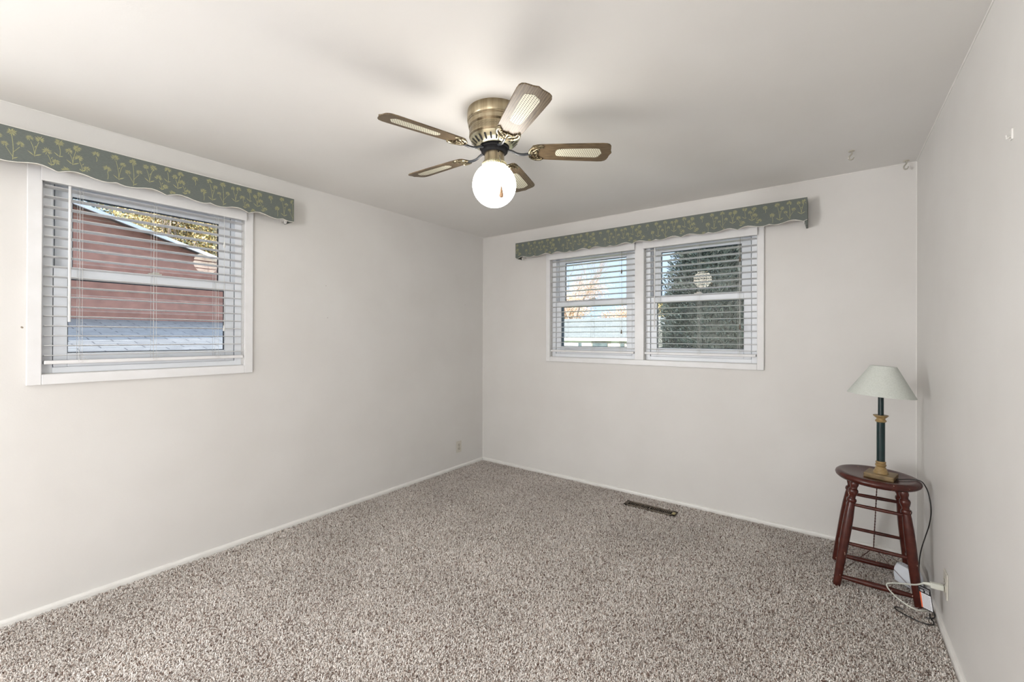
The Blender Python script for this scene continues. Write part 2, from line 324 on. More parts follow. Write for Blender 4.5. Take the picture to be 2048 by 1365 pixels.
# ------------------------------------------------------------------ carpet pile
def carpet():
    s = 0.0056; xs = np.arange(0.012, W - 0.012, s); ys = np.arange(-3.45, -0.014, s)
    X, Y = np.meshgrid(xs, ys); X = X.ravel() + rng.uniform(-.0028, .0028, X.size); Y = Y.ravel() + rng.uniform(-.0028, .0028, Y.size)
    keep = ~((X > 1.735) & (X < 2.142) & (Y > -0.282) & (Y < -0.183)) & (X > 0.02) & (X < W - 0.02) & (Y < -0.02)
    X = X[keep]; Y = Y[keep]; n = X.size
    # the pile leans in broad swathes with a lot of scatter
    th = rng.uniform(0, 2 * np.pi, n); ln = rng.uniform(.007, .0145, n); ph = rng.uniform(-1.2, 1.2, n); wd = rng.uniform(.0010, .0018, n)
    z0 = -0.0125; h = rng.uniform(.006, .0125, n)
    d = np.stack([np.cos(th), np.sin(th)], 1); d2 = np.stack([np.cos(th + ph), np.sin(th + ph)], 1)
    P0 = np.stack([X, Y, np.full(n, z0)], 1)
    P1 = P0.copy(); P1[:, :2] += d * (ln * .30)[:, None]; P1[:, 2] += h * .95
    P2 = P1.copy(); P2[:, :2] += (d + d2) / 2 * (ln * .45)[:, None]; P2[:, 2] += h * .12
    P3 = P2.copy(); P3[:, :2] += d2 * (ln * .40)[:, None]; P3[:, 2] -= h * .35
    def side(dd): return np.stack([-dd[:, 1], dd[:, 0], np.zeros(n)], 1)
    s0 = side(d) * wd[:, None]; s3 = side(d2) * (wd * .75)[:, None]; s1 = (s0 + s3) / 2
    V = np.stack([P0 - s0, P0 + s0, P1 - s0, P1 + s0, P2 - s1, P2 + s1, P3 - s3, P3 + s3], 1)
    V[:, :, 0] = np.clip(V[:, :, 0], .0175, W - .0175); V[:, :, 1] = np.minimum(V[:, :, 1], -.0175)
    V = V.reshape(-1, 3).astype(np.float32)
    base = (np.arange(n) * 8)[:, None, None]; q = np.array([[0, 1, 3, 2], [2, 3, 5, 4], [4, 5, 7, 6]])[None]
    F = (base + q).reshape(-1).astype(np.int32); nf = n * 3
    me = bpy.data.meshes.new('carpet_pile'); me.vertices.add(n * 8); me.vertices.foreach_set('co', V.ravel())
    me.loops.add(nf * 4); me.loops.foreach_set('vertex_index', F); me.polygons.add(nf)
    me.polygons.foreach_set('loop_start', np.arange(0, nf * 4, 4, dtype=np.int32)); me.polygons.foreach_set('loop_total', np.full(nf, 4, dtype=np.int32))
    me.polygons.foreach_set('use_smooth', np.ones(nf, dtype=bool)); me.update(calc_edges=True); me.materials.append(MT['pile'])
    ob = bpy.data.objects.new('carpet_pile', me); COL.objects.link(ob)
    tag(ob, 'mottled beige and brown shag carpet covering the floor', 'carpet', kind='stuff')
carpet()

# ------------------------------------------------------------------ windows
# a frame of reference per wall: fn(u, d, z): u along the wall, d = distance into the room (negative = outwards)
FL_ = lambda u, d, z: (d, u, z)
FB_ = lambda u, d, z: (u, -d, z)
def fbox(mb, fn, u0, u1, d0, d1, z0, z1, mi=0): return mb.box(fn(u0, d0, z0), fn(u1, d1, z1), mi)
def ring(mb, fn, u0, u1, z0, z1, d0, d1, wl, wr, wb, wt, mi=0):
    fbox(mb, fn, u0, u0 + wl, d0, d1, z0, z1, mi); fbox(mb, fn, u1 - wr, u1, d0, d1, z0, z1, mi)
    fbox(mb, fn, u0 + wl, u1 - wr, d0, d1, z0, z0 + wb, mi); fbox(mb, fn, u0 + wl, u1 - wr, d0, d1, z1 - wt, z1, mi); return mb
def window(idx, fn, op):
    u0, u1, z0, z1 = op; r_ = root('window_%d' % idx, fn((u0 + u1) / 2, 0, z0), kind='structure')
    mb = ring(MB(), fn, u0, u1, z0, z1, -0.165, -0.074, 0.0465, 0.0465, 0.030, 0.026); ring(mb, fn, u0, u1, z0, z1, -0.074, -0.030, 0.0385, 0.0385, 0.030, 0.026); mb.build('window_frame', 'vinyl', r_, bevel=0.002)
    mb = MB(); ring(mb, fn, u0 + .0468, u1 - .0468, z0 + .0302, z1 - .0262, -0.160, -0.118, 0.012, 0.012, 0.02, 0.02); mb.build('storm_frame', 'navy', r_)
    zu0, zu1 = 1.640, 2.122
    a, b = u0 + .0495, u1 - .0495
    up = ring(MB(), fn, a, b, zu0, zu1, -0.108, -0.078, .0635, .0635, .062, .050).build('upper_sash', 'vinyl', r_, bevel=0.003)
    ga, gb, gz0, gz1 = a + .0635, b - .0635, 1.702, 2.072
    ring(MB(), fn, ga - .001, gb + .001, gz0 - .001, gz1 + .001, -0.100, -0.092, .005, .005, .005, .006).build('gasket', 'navy', up)
    fbox(MB(), fn, ga + .003, gb - .003, -.0975, -.0945, gz0 + .003, gz1 - .003).build('pane', 'glass', up)
    a, b = u0 + .0415, u1 - .0415
    lo = ring(MB(), fn, a, b, z0 + .0302, 1.700, -0.070, -0.036, .0505, .0505, 1.260 - z0 - .0302, .060).build('lower_sash', 'vinyl', r_, bevel=0.003)
    ga, gb, gz0, gz1 = a + .0505, b - .0505, 1.260, 1.640
    ring(MB(), fn, ga - .001, gb + .001, gz0 - .001, gz1 + .001, -0.062, -0.054, .005, .005, .005, .006).build('gasket', 'navy', lo)
    fbox(MB(), fn, ga + .003, gb - .003, -.0595, -.0565, gz0 + .003, gz1 - .003).build('pane', 'glass', lo)
    um = (u0 + u1) / 2
    lk = MB(); fbox(lk, fn, um - .030, um + .030, -.066, -.040, 1.700, 1.7085); fbox(lk, fn, um - .012, um + .020, -.060, -.045, 1.7085, 1.716); lk.build('sash_lock', 'ptrim', lo, bevel=.002)
    # dark strips painted in for the shaded gap between sash and jamb track
    mb = MB()
    for s_ in (u0 + .0387, u1 - .0413): fbox(mb, fn, s_, s_ + .0026, -.050, -.040, 1.200, 1.640)
    for s_ in (u0 + .0467, u1 - .0493): fbox(mb, fn, s_, s_ + .0026, -.095, -.083, 1.700, 2.12)
    mb.build('weatherstrip', 'navy', r_)
    return r_
def casing(parent, fn, u0, u1, z0, z1, wd, mul=None):
    mb = MB(); d = 0.018
    # flat casing boards with a small inner step
    ring(mb, fn, u0 - wd, u1 + wd, z0 - wd, z1 + wd, 0.0005, d, wd - .002, wd - .002, wd - .002, wd - .002)
    if mul: fbox(mb, fn, mul[0] + .002, mul[1] - .002, 0.0005, d, z0 - .002, z1 + .002)
    mb.build('casing', 'white', parent, bevel=0.003)
w1 = window(1, FL_, LW); casing(w1, FL_, LW[0], LW[1], LW[2], LW[3], 0.052)
w2 = window(2, FB_, BW1); w3 = window(3, FB_, BW2); casing(w3, FB_, BW1[0], BW2[1], BW1[2], BW1[3], 0.046, (BW1[1], BW2[0]))

# ------------------------------------------------------------------ blinds
def blind(fn, u0, u1, label, wand_u, wand_z, cords, ladders, tm, tassels, zr=1.217):
    um = (u0 + u1) / 2; r_ = root('window_blind', fn(um, 0, 2.17), label, 'window blind', 'white blinds in the windows')
    fbox(MB(), fn, u0 - .008, u1 + .006, .026, .037, 2.100, 2.172).build('blind_valance', 'white', r_, bevel=.002)
    fbox(MB(), fn, u0 + .004, u1 - .004, -.026, .016, 2.105, 2.150).build('headrail', 'white', r_, bevel=.002)
    mb = MB(); n = 17; tl = R(4.5); wd = .025
    for k in range(n + 1):
        z = 1.2485 + k * .0490
        if z > 2.10: break
        prof = []
        for j in range(5):
            s_ = -1 + j / 2; prof.append((s_ * wd, .0022 * (1 - s_ * s_)))
        pts = [(x, y + .0010) for x, y in prof] + [(x, y - .0010) for x, y in prof[::-1]]
        pts = [(x * math.cos(tl) - y * math.sin(tl), x * math.sin(tl) + y * math.cos(tl)) for x, y in pts]
        mb.prism(pts, u0 + .006, u1 - .006, lambda d, zz, u, z=z: fn(u, d - .004, z + zz))
    mb.build('slats', 'slat', r_)
    fbox(MB(), fn, u0 + .006, u1 - .006, -.030, .020, zr - .010, zr + .008).build('bottom_rail', 'white', r_, bevel=.003)
    mb = MB()
    for u in ladders:
        for d in (.0235, -.0315):
            mb.tube([fn(u, d, 2.10), fn(u, d, zr)], .0007, 5); mb.tube([fn(u + .012, d, 2.10), fn(u + .012, d, zr)], .0007, 5)
        for k in range(n + 1):                             # the ladder rungs under each slat
            z = 1.2455 + k * .0490
            if z < 2.09: mb.tube([fn(u + .006, .0235, z + .0015), fn(u + .006, -.0315, z - .0025)], .0006, 4)
        mb.tube(catmull([fn(u, .0235, zr + .004), fn(u + .010, .026, zr + .020), fn(u + .024, .0265, zr + .016), fn(u + .014, .026, zr - .002), fn(u + .004, .0255, zr - .006)], 6), .0007, 5)
    mb.build('ladder_cord', 'cord', r_)
    if wand_u is not None:
        MB().tube([fn(wand_u, .036, 2.095), fn(wand_u, .036, wand_z)], .0055, 6).build('tilt_wand', 'white', r_)
    for i, (cu, cz) in enumerate(cords):
        c = MB().tube([fn(cu, .034, 2.10), fn(cu, .035, cz + .03)], .0011, 6).build('lift_cord', tm if i < 1 and tassels == 'b' else 'cord', r_)
        MB().lathe([(.0025, .036), (.004, .030), (.0055, .012), (.0068, .003), (.0050, 0)], fn(cu, .035, cz), 14).build('tassel', tm, c)
    return r_
blind(FL_, LW[0], LW[1], 'white horizontal blind with a white tilt wand on the left wall window', -3.211, 1.417, [(-2.531, 1.905), (-2.531, 1.380)], [-3.175, -2.876, -2.570], 'tassel_w', 'w')
blind(FB_, BW1[0], BW1[1], 'narrow white horizontal blind left of the mullion, in front of the bare tree', None, 0, [(1.616, 1.905), (1.616, 1.380)], [1.045, 1.318, 1.590], 'tassel_b', 'b')
blind(FB_, BW2[0], BW2[1], 'white horizontal blind right of the mullion, in front of the dark conifer', 1.905, 1.415, [(2.540, 1.915), (2.540, 1.412)], [1.879 + .04, 2.239, 2.525], 'tassel_b', 'b')

# ------------------------------------------------------------------ valances
def sc_profile(t):                                      # height of the scalloped hem above its lowest line; t = 0 at a point, 1 at mid-arch notch
    P = [(0, .0), (.10, .0085), (.22, .0165), (.32, .0185), (.45, .0145), (.60, .006), (.74, .0015), (.84, .0015), (.92, .005), (1.0, .0105)]
    t = abs(t)
    for (a, b), (c, d) in zip(P[:-1], P[1:]):
        if t <= c:
            k = (t - a) / (c - a); return b + (d - b) * k
    return P[-1][1]
def valance(fn, ua, ub, uc, half, z_bot, z_top, dep, label, flip):
    t = 0.019; r_ = root('valance', fn(uc, 0, z_top), label, 'valance', 'green floral valances over the windows')
    def zb(u):
        k = abs(u - uc) / half; m = k % 2; m = m if m <= 1 else 2 - m
        return z_bot + sc_profile(m)
    n = 220; us = [ua + (ub - ua) * i / n for i in range(n + 1)]
    mb = MB()
    fr = [fn(u, dep, zb(u)) for u in us] + [fn(u, dep, z_top) for u in us]
    bk = [fn(u, dep - .012, zb(u)) for u in us] + [fn(u, dep - .012, z_top) for u in us]
    N_ = n + 1
    mb.add(fr, [(i, i + 1, N_ + i + 1, N_ + i) for i in range(n)], 0); mb.add(bk, [(i, i + 1, N_ + i + 1, N_ + i) for i in range(n)], 1)
    mb.add([fr[i] for i in range(N_)] + [bk[i] for i in range(N_)], [(i, i + 1, N_ + i + 1, N_ + i) for i in range(n)], 1)
    for u in (ua, ub): mb.add([fn(u, dep, zb(u)), fn(u, dep, z_top), fn(u, dep - .012, z_top), fn(u, dep - .012, zb(u))], [(0, 1, 2, 3)], 0)
    # returns to the wall, the right one reaches a little lower
    for u, s_ in ((ua, 1), (ub, -1)):
        low = z_bot - (.028 if (u == ub and not flip) else -.004)
        fbox(mb, fn, u, u + s_ * .011, .0005, dep - .012, low, z_top, 0)
    # printed flowers on the cloth, 0.6 mm proud
    def inside(p): return ua + .002 < p[0] < ub - .002 and zb(p[0]) + .003 < p[1] < z_top - .002
    def poly(pts):
        if all(inside(p) for p in pts): mb.add([fn(p[0], dep + .0007, p[1]) for p in pts], [tuple(range(len(pts)))], 2)
    def flower(u, z, s=1.0, rnd=random):
        for k in range(15):
            a = 2 * math.pi * k / 15 + rnd.uniform(-.1, .1); l = s * rnd.uniform(.0150, .0205); wv = .0014 * s
            c, q = math.cos(a), math.sin(a); b0 = .0006
            if q < -.75 and rnd.random() < .5: continue
            poly([(u + c * b0, z + q * b0), (u + c * l * .62 - q * wv, z + q * l * .62 + c * wv), (u + c * l, z + q * l), (u + c * l * .62 + q * wv, z + q * l * .62 - c * wv)])
    def stem(a, b, bend=0.003, w_=.0007):
        pr_ = None
        for k in range(7):
            t_ = k / 6; p = (a[0] + (b[0] - a[0]) * t_ + bend * math.sin(math.pi * t_), a[1] + (b[1] - a[1]) * t_)
            if pr_: poly([(pr_[0] - w_, pr_[1]), (pr_[0] + w_, pr_[1]), (p[0] + w_, p[1]), (p[0] - w_, p[1])])
            pr_ = p
    def leaf(a, ang, l, w_=.0022):
        c, q = math.cos(ang), math.sin(ang)
        poly([a, (a[0] + c * l * .35 - q * w_, a[1] + q * l * .35 + c * w_), (a[0] + c * l * .75 - q * w_ * .6, a[1] + q * l * .75 + c * w_ * .6), (a[0] + c * l, a[1] + q * l), (a[0] + c * l * .55 + q * w_ * .7, a[1] + q * l * .55 - c * w_ * .7)])
    per = .4185; Hh = z_top - z_bot
    def two(u, a_, du, b_, base, s1=1.0, s2=.78, lf=1):
        z0, z1, zb_ = z_top - a_ * Hh, z_top - b_ * Hh, z_top - base * Hh; m = u + du * .5
        flower(u, z0, s1); flower(u + du, z1, s2); stem((u + du * .1, z0 - .014), (m, zb_), .003, .0009); stem((u + du * .9, z1 - .012), (m, zb_ + .010), -.002, .0009)
        leaf((m, zb_ + .003), R(32), .026 * lf, .0028); leaf((m, zb_ + .003), R(142), .030 * lf, .0024); leaf((m, (z0 + zb_) / 2), R(70), .012, .0020)
    def one(u, a_, base, s1=1.0, lf=1):
        z0, zb_ = z_top - a_ * Hh, z_top - base * Hh
        flower(u, z0, s1); stem((u, z0 - .013), (u + .002, zb_), .003, .0010)
        if lf: leaf((u + .002, zb_ + .002), R(140), .026, .0024); leaf((u + .002, zb_ + .002), R(25), .014, .0022)
    def three(u):
        flower(u, z_top - .15 * Hh, 1.0); flower(u + .026, z_top - .44 * Hh, .80); flower(u - .020, z_top - .52 * Hh, .72)
        stem((u, z_top - .24 * Hh), (u + .003, z_top - .93 * Hh), .003, .0010); stem((u + .024, z_top - .53 * Hh), (u + .004, z_top - .72 * Hh), 0, .0009); stem((u - .017, z_top - .60 * Hh), (u + .003, z_top - .84 * Hh), 0, .0009); leaf((u + .003, z_top - .90 * Hh), R(35), .020, .0024)
    k0 = int((ua - uc) / per) - 2; k1 = int((ub - uc) / per) + 2
    for k in range(k0, k1):
        b = uc + k * per - .349
        two(b, .45, .028, .72, .84, 1.0, .85, .5); one(b + .062, .19, .42, .95, 0); one(b + .104, .57, .90, 1.0, 0); flower(b + .078, z_top - .97 * Hh, 1.0)
        two(b + .134, .15, .030, .32, .84, .95, .80); three(b + .204); two(b + .258, .20, .032, .18, .70, .78, 1.0)
        two(b + .312, .47, .030, .72, .86, 1.0, .85, .5); one(b + .352, .12, .55, 1.0); flower(b + .376, z_top - .90 * Hh, 1.0); two(b + .386, .30, .026, .17, .70, .85, 1.0)
    mb.build('fabric_cover', ['fabric', 'board', 'floral'], r_)
    # cream piping that follows the scallops, and the thin top welt
    MB().tube([fn(u, dep - .001, zb(u) - .0008) for u in us], .0019, 6).build('hem_piping', 'piping', r_)
    fbox(MB(), fn, ua, ub, .0005, dep, z_top, z_top + .0025).build('top_board', 'piping', r_)
    return r_
valance(FL_, -3.571, -2.140, -2.844, .2095, 2.133, 2.293, .12, 'green floral scalloped valance over the single window on the left wall', True)
valance(FB_, .528, 2.955, 1.742, .1985, 2.136, 2.294, .12, 'long green floral scalloped valance over the double window on the back wall', False)
# white curtain rods half hidden behind the valances
def rod(fn, ua, ub, z, label):
    r_ = root('curtain_rod', fn((ua + ub) / 2, 0, z), label, 'curtain rod', 'white curtain rods behind the valances')
    pts = catmull([fn(ua, .003, z), fn(ua, .035, z), fn(ua + .012, .062, z), fn(ua + .045, .075, z)], 6) + catmull([fn(ub - .045, .075, z), fn(ub - .012, .062, z), fn(ub, .035, z), fn(ub, .003, z)], 6)
    mb = MB(); 
    P = [Vector(p) for p in pts]
    vs = []
    for i, p in enumerate(P):
        t = (P[min(i + 1, len(P) - 1)] - P[max(i - 1, 0)]).normalized(); s_ = t.cross(Vector((0, 0, 1))).normalized() * .0028
        vs += [p - s_ + Vector((0, 0, .011)), p + s_ + Vector((0, 0, .013)), p + s_ - Vector((0, 0, .013)), p - s_ - Vector((0, 0, .011))]
    mb.add(vs, [(i * 4 + k, i * 4 + (k + 1) % 4, i * 4 + 4 + (k + 1) % 4, i * 4 + 4 + k) for i in range(len(P) - 1) for k in range(4)], 0, True)
    mb.build('rod', 'trim', r_)
    for u in (ua, ub): fbox(MB(), fn, u - .006, u + .006, .0005, .004, z - .02, z + .02).build('bracket', 'trim', r_)
    for u in (ua, ub):
        kb = MB(); kb.prism([(.050 + .017 * math.cos(a), z - .020 + .017 * math.sin(a)) for a in [i * .3927 for i in range(16)]], -.004, .004, lambda p, q2, d, u=u: fn(u + d, p, q2)); kb.build('rod_end', 'trim', r_, bevel=.0015)
rod(FL_, -3.53, -2.165, 2.165, 'white curtain rod end showing under the left wall valance')
rod(FB_, .570, 2.935, 2.165, 'white curtain rod end showing under the back wall valance')

# ------------------------------------------------------------------ ceiling fan
FC = Vector((1.775, -1.989, 0))
fan = root('ceiling_fan', (FC.x, FC.y, H), 'five-bladed oak and cane ceiling fan with antique brass housing and lit globe', 'ceiling fan')
def fz(p): return [(r_, z) for r_, z in p]
MB().lathe([(.130, 2.4399), (.132, 2.425), (.132, 2.392), (.129, 2.388), (.130, 2.383), (.127, 2.379), (.128, 2.372), (.125, 2.366), (.1255, 2.360), (.119, 2.352), (.121, 2.350), (.1215, 2.318), (.1225, 2.314), (.119, 2.308), (.117, 2.306)], FC, 96).build('motor_housing', 'brass', fan)
MB().lathe([(.118, 2.3075), (.112, 2.296), (.098, 2.283), (.082, 2.273), (.074, 2.270)], FC, 80).build('vent_cone', 'brass2', fan)
mb = MB()                                                     # ventilation slots of the cone
for k in range(24):
    a = 2 * math.pi * k / 24
    A_ = Vector((math.cos(a), math.sin(a), 0)); B_ = Vector((-A_.y, A_.x, 0))
    p0 = FC + A_ * .1125 + Vector((0, 0, 2.2955)); p1 = FC + A_ * .086 + Vector((0, 0, 2.2738)); nrm = Vector((0, 0, -1)) * .8 + A_ * .6; ax = (p1 - p0)
    pts = []
    for j in range(16):
        t = 2 * math.pi * j / 16; pts.append(p0 + ax * (.5 + .5 * math.cos(t)) + B_ * .0042 * (1 if abs(math.sin(t)) > .6 else abs(math.sin(t)) / .6) * (1 if math.sin(t) > 0 else -1) + nrm * .0022)
    mb.add(pts, [tuple(range(16))], 0)
mb.build('vent_slots', 'hole', fan)
mb = MB()                                                     # pierced band
for k in range(110):
    for row, (z, hh) in enumerate(((2.3455, .0016), (2.3405, .0022), (2.334, .0036), (2.3275, .0022), (2.3225, .0016))):
        a = 2 * math.pi * (k + .5 * (row % 2)) / 110; rr = .1218
        A_ = Vector((math.cos(a), math.sin(a), 0)); B_ = Vector((-A_.y, A_.x, 0)); c = FC + A_ * rr + Vector((0, 0, z))
        mb.add([c - B_ * .0014, c - Vector((0, 0, hh)), c + B_ * .0014, c + Vector((0, 0, hh))], [(0, 1, 2, 3)], 0)
mb.build('pierced_band', 'hole', fan)
MB().lathe([(.072, 2.285), (.072, 2.262), (.066, 2.258), (.064, 2.246), (.058, 2.240), (.050, 2.238)], FC, 48).build('flywheel', 'black', fan)
MB().lathe([(.046, 2.264), (.048, 2.262), (.048, 2.205), (.050, 2.200), (.050, 2.195), (.047, 2.192)], FC, 64).build('light_fitter', 'brass', fan)
mb = MB(); mb.lathe([(.046, 2.194), (.052, 2.193), (.055, 2.187), (.055, 2.176), (.046, 2.173)], FC, 64)
for k in range(44):                                           # herringbone rope moulding
    a = 2 * math.pi * k / 44; da = 2 * math.pi / 88
    P_ = lambda aa, rr, z: FC + Vector((math.cos(aa) * rr, math.sin(aa) * rr, z))
    mb.tube([P_(a - da, .0555, 2.1925), P_(a, .0590, 2.1855), P_(a - da, .0565, 2.1775)], .0024, 6)
mb.build('rope_ring', 'brass2', fan)
gm = MB(); pr_ = [(.042, 2.188)]
for k in range(25): 
    a = R(66) - k * R(156) / 24; pr_.append((.1055 * math.cos(a), 2.085 + .1055 * math.sin(a)))
gm.lathe(pr_ + [(.0005, 2.085 - .1055)], FC, 64).build('globe', 'globe', fan)
tag(fan.children[-1], 'glowing white glass globe')
# pull chain with wooden fob
rx = Vector((.8008, .5988, 0)); fwx = Vector((-.5988, .8008, 0))
def cp(lat, dep, z): return FC + rx * lat - fwx * dep + Vector((0, 0, z))
path = catmull([cp(.026, .048, 2.212), cp(.030, .060, 2.190), cp(.033, .088, 2.150), cp(.036, .104, 2.110), cp(.037, .106, 2.085), cp(.037, .106, 2.043)], 14)
mb = MB(); mb.tube(path, .0011, 5); acc = 0
for a, b in zip(path[:-1], path[1:]):
    acc += (b - a).length
    if acc > .0042:
        acc = 0; mb.lathe([(.0005, -.0018), (.0016, -.0011), (.0020, 0), (.0016, .0011), (.0005, .0018)], b, 8)
ch = mb.build('pull_chain', 'chain', fan)
MB().lathe([(.0018, .052), (.0038, .048), (.0058, .036), (.0092, .020), (.0106, .011), (.0092, .004), (.004, 0)], cp(.037, .106, 1.991), 20).build('pull_fob', 'fob', ch)
for lat, zz in ((.020, 2.232), (-.03, 2.240)): MB().lathe([(.0035, -.002), (.0035, .002)], cp(lat, math.sqrt(.0482 ** 2 - lat ** 2), zz), 10, rot=Matrix.Rotation(R(90), 3, 'X')).build('fitter_screw', 'black', fan)

# blades, built along local +x about the fan's axis, pitched 12 degrees
zBl = 2.247 - H; pit = R(12)
def bp(x, y, dz=0.0): return (x, y * math.cos(pit) - dz * math.sin(pit) * -1 * 0, zBl - y * math.sin(pit) + dz)
def outline_blade():
    top = [(.178, .034), (.186, .046), (.205, .053), (.26, .058), (.36, .063), (.46, .067), (.515, .069), (.535, .0675), (.550, .061), (.558, .049), (.561, .034), (.563, .019), (.568, .006), (.570, .001)]
    return top + [(x, -y) for x, y in top[::-1]]
def blade_mesh():
    mb = MB(); pl = outline_blade(); t = .0055
    mb.prism(pl, 0, t, lambda u, v, d: bp(u, v, d)); return mb
def cane_mesh():
    top = [(.296, .004), (.299, .017), (.309, .026), (.33, .0285), (.45, .0325), (.494, .0335), (.507, .029), (.512, .018), (.520, .003)]
    pl = top + [(x, -y) for x, y in top[::-1]]
    return MB().prism(pl, -.0009, .0005, lambda u, v, d: bp(u, v, d))
def iron_mesh():
    mb = MB()
    def tb(pts, r_, n=8): mb.tube(catmull([bp(*p) for p in pts], n), r_, 8)
    # arm from the flywheel, dipping then rising to the blade root
    # scrolled crescent around the root
    for s_ in (1, -1):
        tb([(.168, 0, -.008), (.172, s_ * .024, -.006), (.186, s_ * .043, -.004), (.208, s_ * .052, -.003), (.228, s_ * .050, -.003), (.236, s_ * .042, -.003)], .0052)
        tb([(.168, s_ * .004, -.006), (.188, s_ * .014, -.005), (.203, s_ * .030, -.005), (.214, s_ * .037, -.004), (.226, s_ * .036, -.003)], .0035)
        tb([(.196, 0, -.005), (.206, s_ * .010, -.004), (.204, s_ * .024, -.004)], .0036)
        mb.lathe([(.0005, -.004), (.004, -.003), (.0055, 0), (.0055, .004)], bp(.212, s_ * .030, -.006), 12)
    tb([(.170, 0, -.007), (.190, 0, -.006), (.210, 0, -.004)], .0042)
    mb.lathe([(.0005, -.004), (.004, -.003), (.0055, 0), (.0055, .004)], bp(.208, 0, -.006), 12)
    return mb
def arm_mesh():
    return MB().tube(catmull([(.056, 0, zBl + .010), (.085, 0, zBl + .004), (.112, 0, zBl - .008), (.140, 0, zBl - .011), (.172, 0, zBl - .007)], 8), [.0062] * 33, 10)
bl0 = None; ph = .655
for k in range(5):
    a = ph - k * 2 * math.pi / 5
    if bl0 is None:
        bl = blade_mesh().build('blade', 'oak', fan, (0, 0, 0), bevel=.0015); ca = cane_mesh().build('cane_inset', 'cane', bl, (0, 0, 0)); ir = iron_mesh().build('blade_bracket', 'iron', bl, (0, 0, 0)); ar = arm_mesh().build('bracket_arm', 'armblack', bl, (0, 0, 0)); bl0 = bl
    else:
        bl = bl0.copy(); COL.objects.link(bl); bl.parent = fan
        for c in (ca, ir, ar): c2 = c.copy(); COL.objects.link(c2); c2.parent = bl
    bl.location = (0, 0, 0); bl.rotation_euler = (0, 0, a)

# ------------------------------------------------------------------ stool
SC = Vector((3.288, -.505, 0)); tilt = Matrix.Rotation(R(1.6), 3, 'Y')
stool = root('stool', (3.275, -.478, 0), 'oxblood red painted wooden stool with chipped legs in the right corner', 'stool')
zs = .599
mb = MB(); mb.lathe([(.0005, -.014), (.060, -.012), (.110, -.008), (.145, -.001), (.160, .0025), (.172, .0005), (.181, -.007), (.184, -.016), (.181, -.026), (.172, -.034), (.155, -.038), (.0005, -.038)], (SC.x, SC.y, zs), 72, rot=tilt, close=False)
mb.build('seat', 'stool', stool)
def P3(*a): return Vector(a)
LEG = {'FL': (P3(3.110, -.645, -.008), P3(3.190, -.600, .570)), 'FR': (P3(3.441, -.643, -.008), P3(3.385, -.615, .562)),
       'BL': (P3(3.107, -.315, -.008), P3(3.190, -.400, .570)), 'BR': (P3(3.438, -.311, -.008), P3(3.385, -.400, .562))}
prof = [(0, .0150), (.012, .0185), (.06, .0195), (.20, .0215), (.40, .0235), (.55, .0245), (.66, .0235), (.76, .0205), (.795, .0185), (.80, .0225), (.815, .0245), (.83, .0225), (.835, .0170), (.855, .0165), (.868, .0200), (.89, .0240), (.905, .0250), (.92, .0215), (.925, .0175), (.94, .0170), (.955, .0200), (.965, .0215), (.985, .0205), (1.0, .0190)]
for k, (a, b) in LEG.items(): MB().tube([a + (b - a) * t for t, _ in prof], [r_ * .93 for _, r_ in prof], 20).build('leg', 'stool', stool)
def on_leg(k, z): a, b = LEG[k]; return a + (b - a) * ((z - a.z) / (b.z - a.z))
def rung(p, q, r_, bulge=1.0):
    n = 12; MB().tube([p + (q - p) * (i / n) for i in range(n + 1)], [1.2 * r_ * (.75 + (bulge - .75) * math.sin(math.pi * i / n) ** .7) for i in range(n + 1)], 12).build('rung', 'stool', stool)
for (l, r2, zz, rr, bu) in (('FL', 'FR', .441, .0078, 1), ('FL', 'FR', .230, .0085, 1), ('FL', 'FR', .045, .0090, 1.45), ('BL', 'BR', .434, .0085, 1), ('BL', 'BR', .222, .0082, 1), ('BL', 'BR', .034, .0090, 1.4)):
    rung(on_leg(l, zz), on_leg(r2, zz - .004), rr, bu)
for (l, r2, zz) in (('FL', 'BL', .385), ('FL', 'BL', .150), ('FR', 'BR', .385), ('FR', 'BR', .150)): rung(on_leg(l, zz), on_leg(r2, zz), .0078, 1)
mb = MB(); cx = Vector((3.275, -.49, .185)); top = Vector((3.290, -.492, .563))
for s_ in (0, math.pi):                                        # twisted wire truss under the seat
    mb.tube([top.lerp(cx, i / 80) + Vector((math.cos(i * .9 + s_), math.sin(i * .9 + s_), 0)) * .0016 for i in range(81)], .0015, 6)
mb.tube([(top.x + .006 * math.cos(a), top.y, top.z + .000 + .006 * math.sin(a)) for a in [i * .6 for i in range(11)]], .0012, 6)
mb.build('twisted_wire', 'wire', stool)
mb = MB()
for k in LEG:
    e = on_leg(k, .055); d = (e - cx).cross(Vector((0, 0, 1))).normalized() * .003
    for s_ in (1, -1): mb.tube([cx + d * s_ * .2, e + d * s_], .0008, 5)
mb.build('brace_wire', 'wire', stool)

# ------------------------------------------------------------------ table lamp
LC = Vector((3.303, -.517, 0)); rz = R(-14); LZ = zs - .0125
lamp = root('table_lamp', (LC.x, LC.y, LZ), 'table lamp with dark green column, gold rings and pale linen shade on the stool', 'lamp')
q = Matrix.Rotation(rz, 3, 'Z'); lt = Matrix.Rotation(R(1.2), 3, 'Y')
mb = MB(); mb.box((LC.x - .063, LC.y - .063, LZ + .0015), (LC.x + .063, LC.y + .063, LZ + .027), rot=lt @ q, piv=(LC.x, LC.y, LZ)); mb.build('lamp_base', 'lampbase', lamp, bevel=.004)
LB = LZ + .027
MB().lathe([(.034, LB - .002), (.034, LB + .003), (.031, LB + .008), (.026, LB + .018), (.0225, LB + .030), (.019, LB + .034), (.023, LB + .038), (.0245, LB + .044), (.022, LB + .049), (.019, LB + .051), (.0225, LB + .055), (.0225, LB + .060), (.0185, LB + .064)], LC, 40).build('lower_collar', 'gold', lamp)
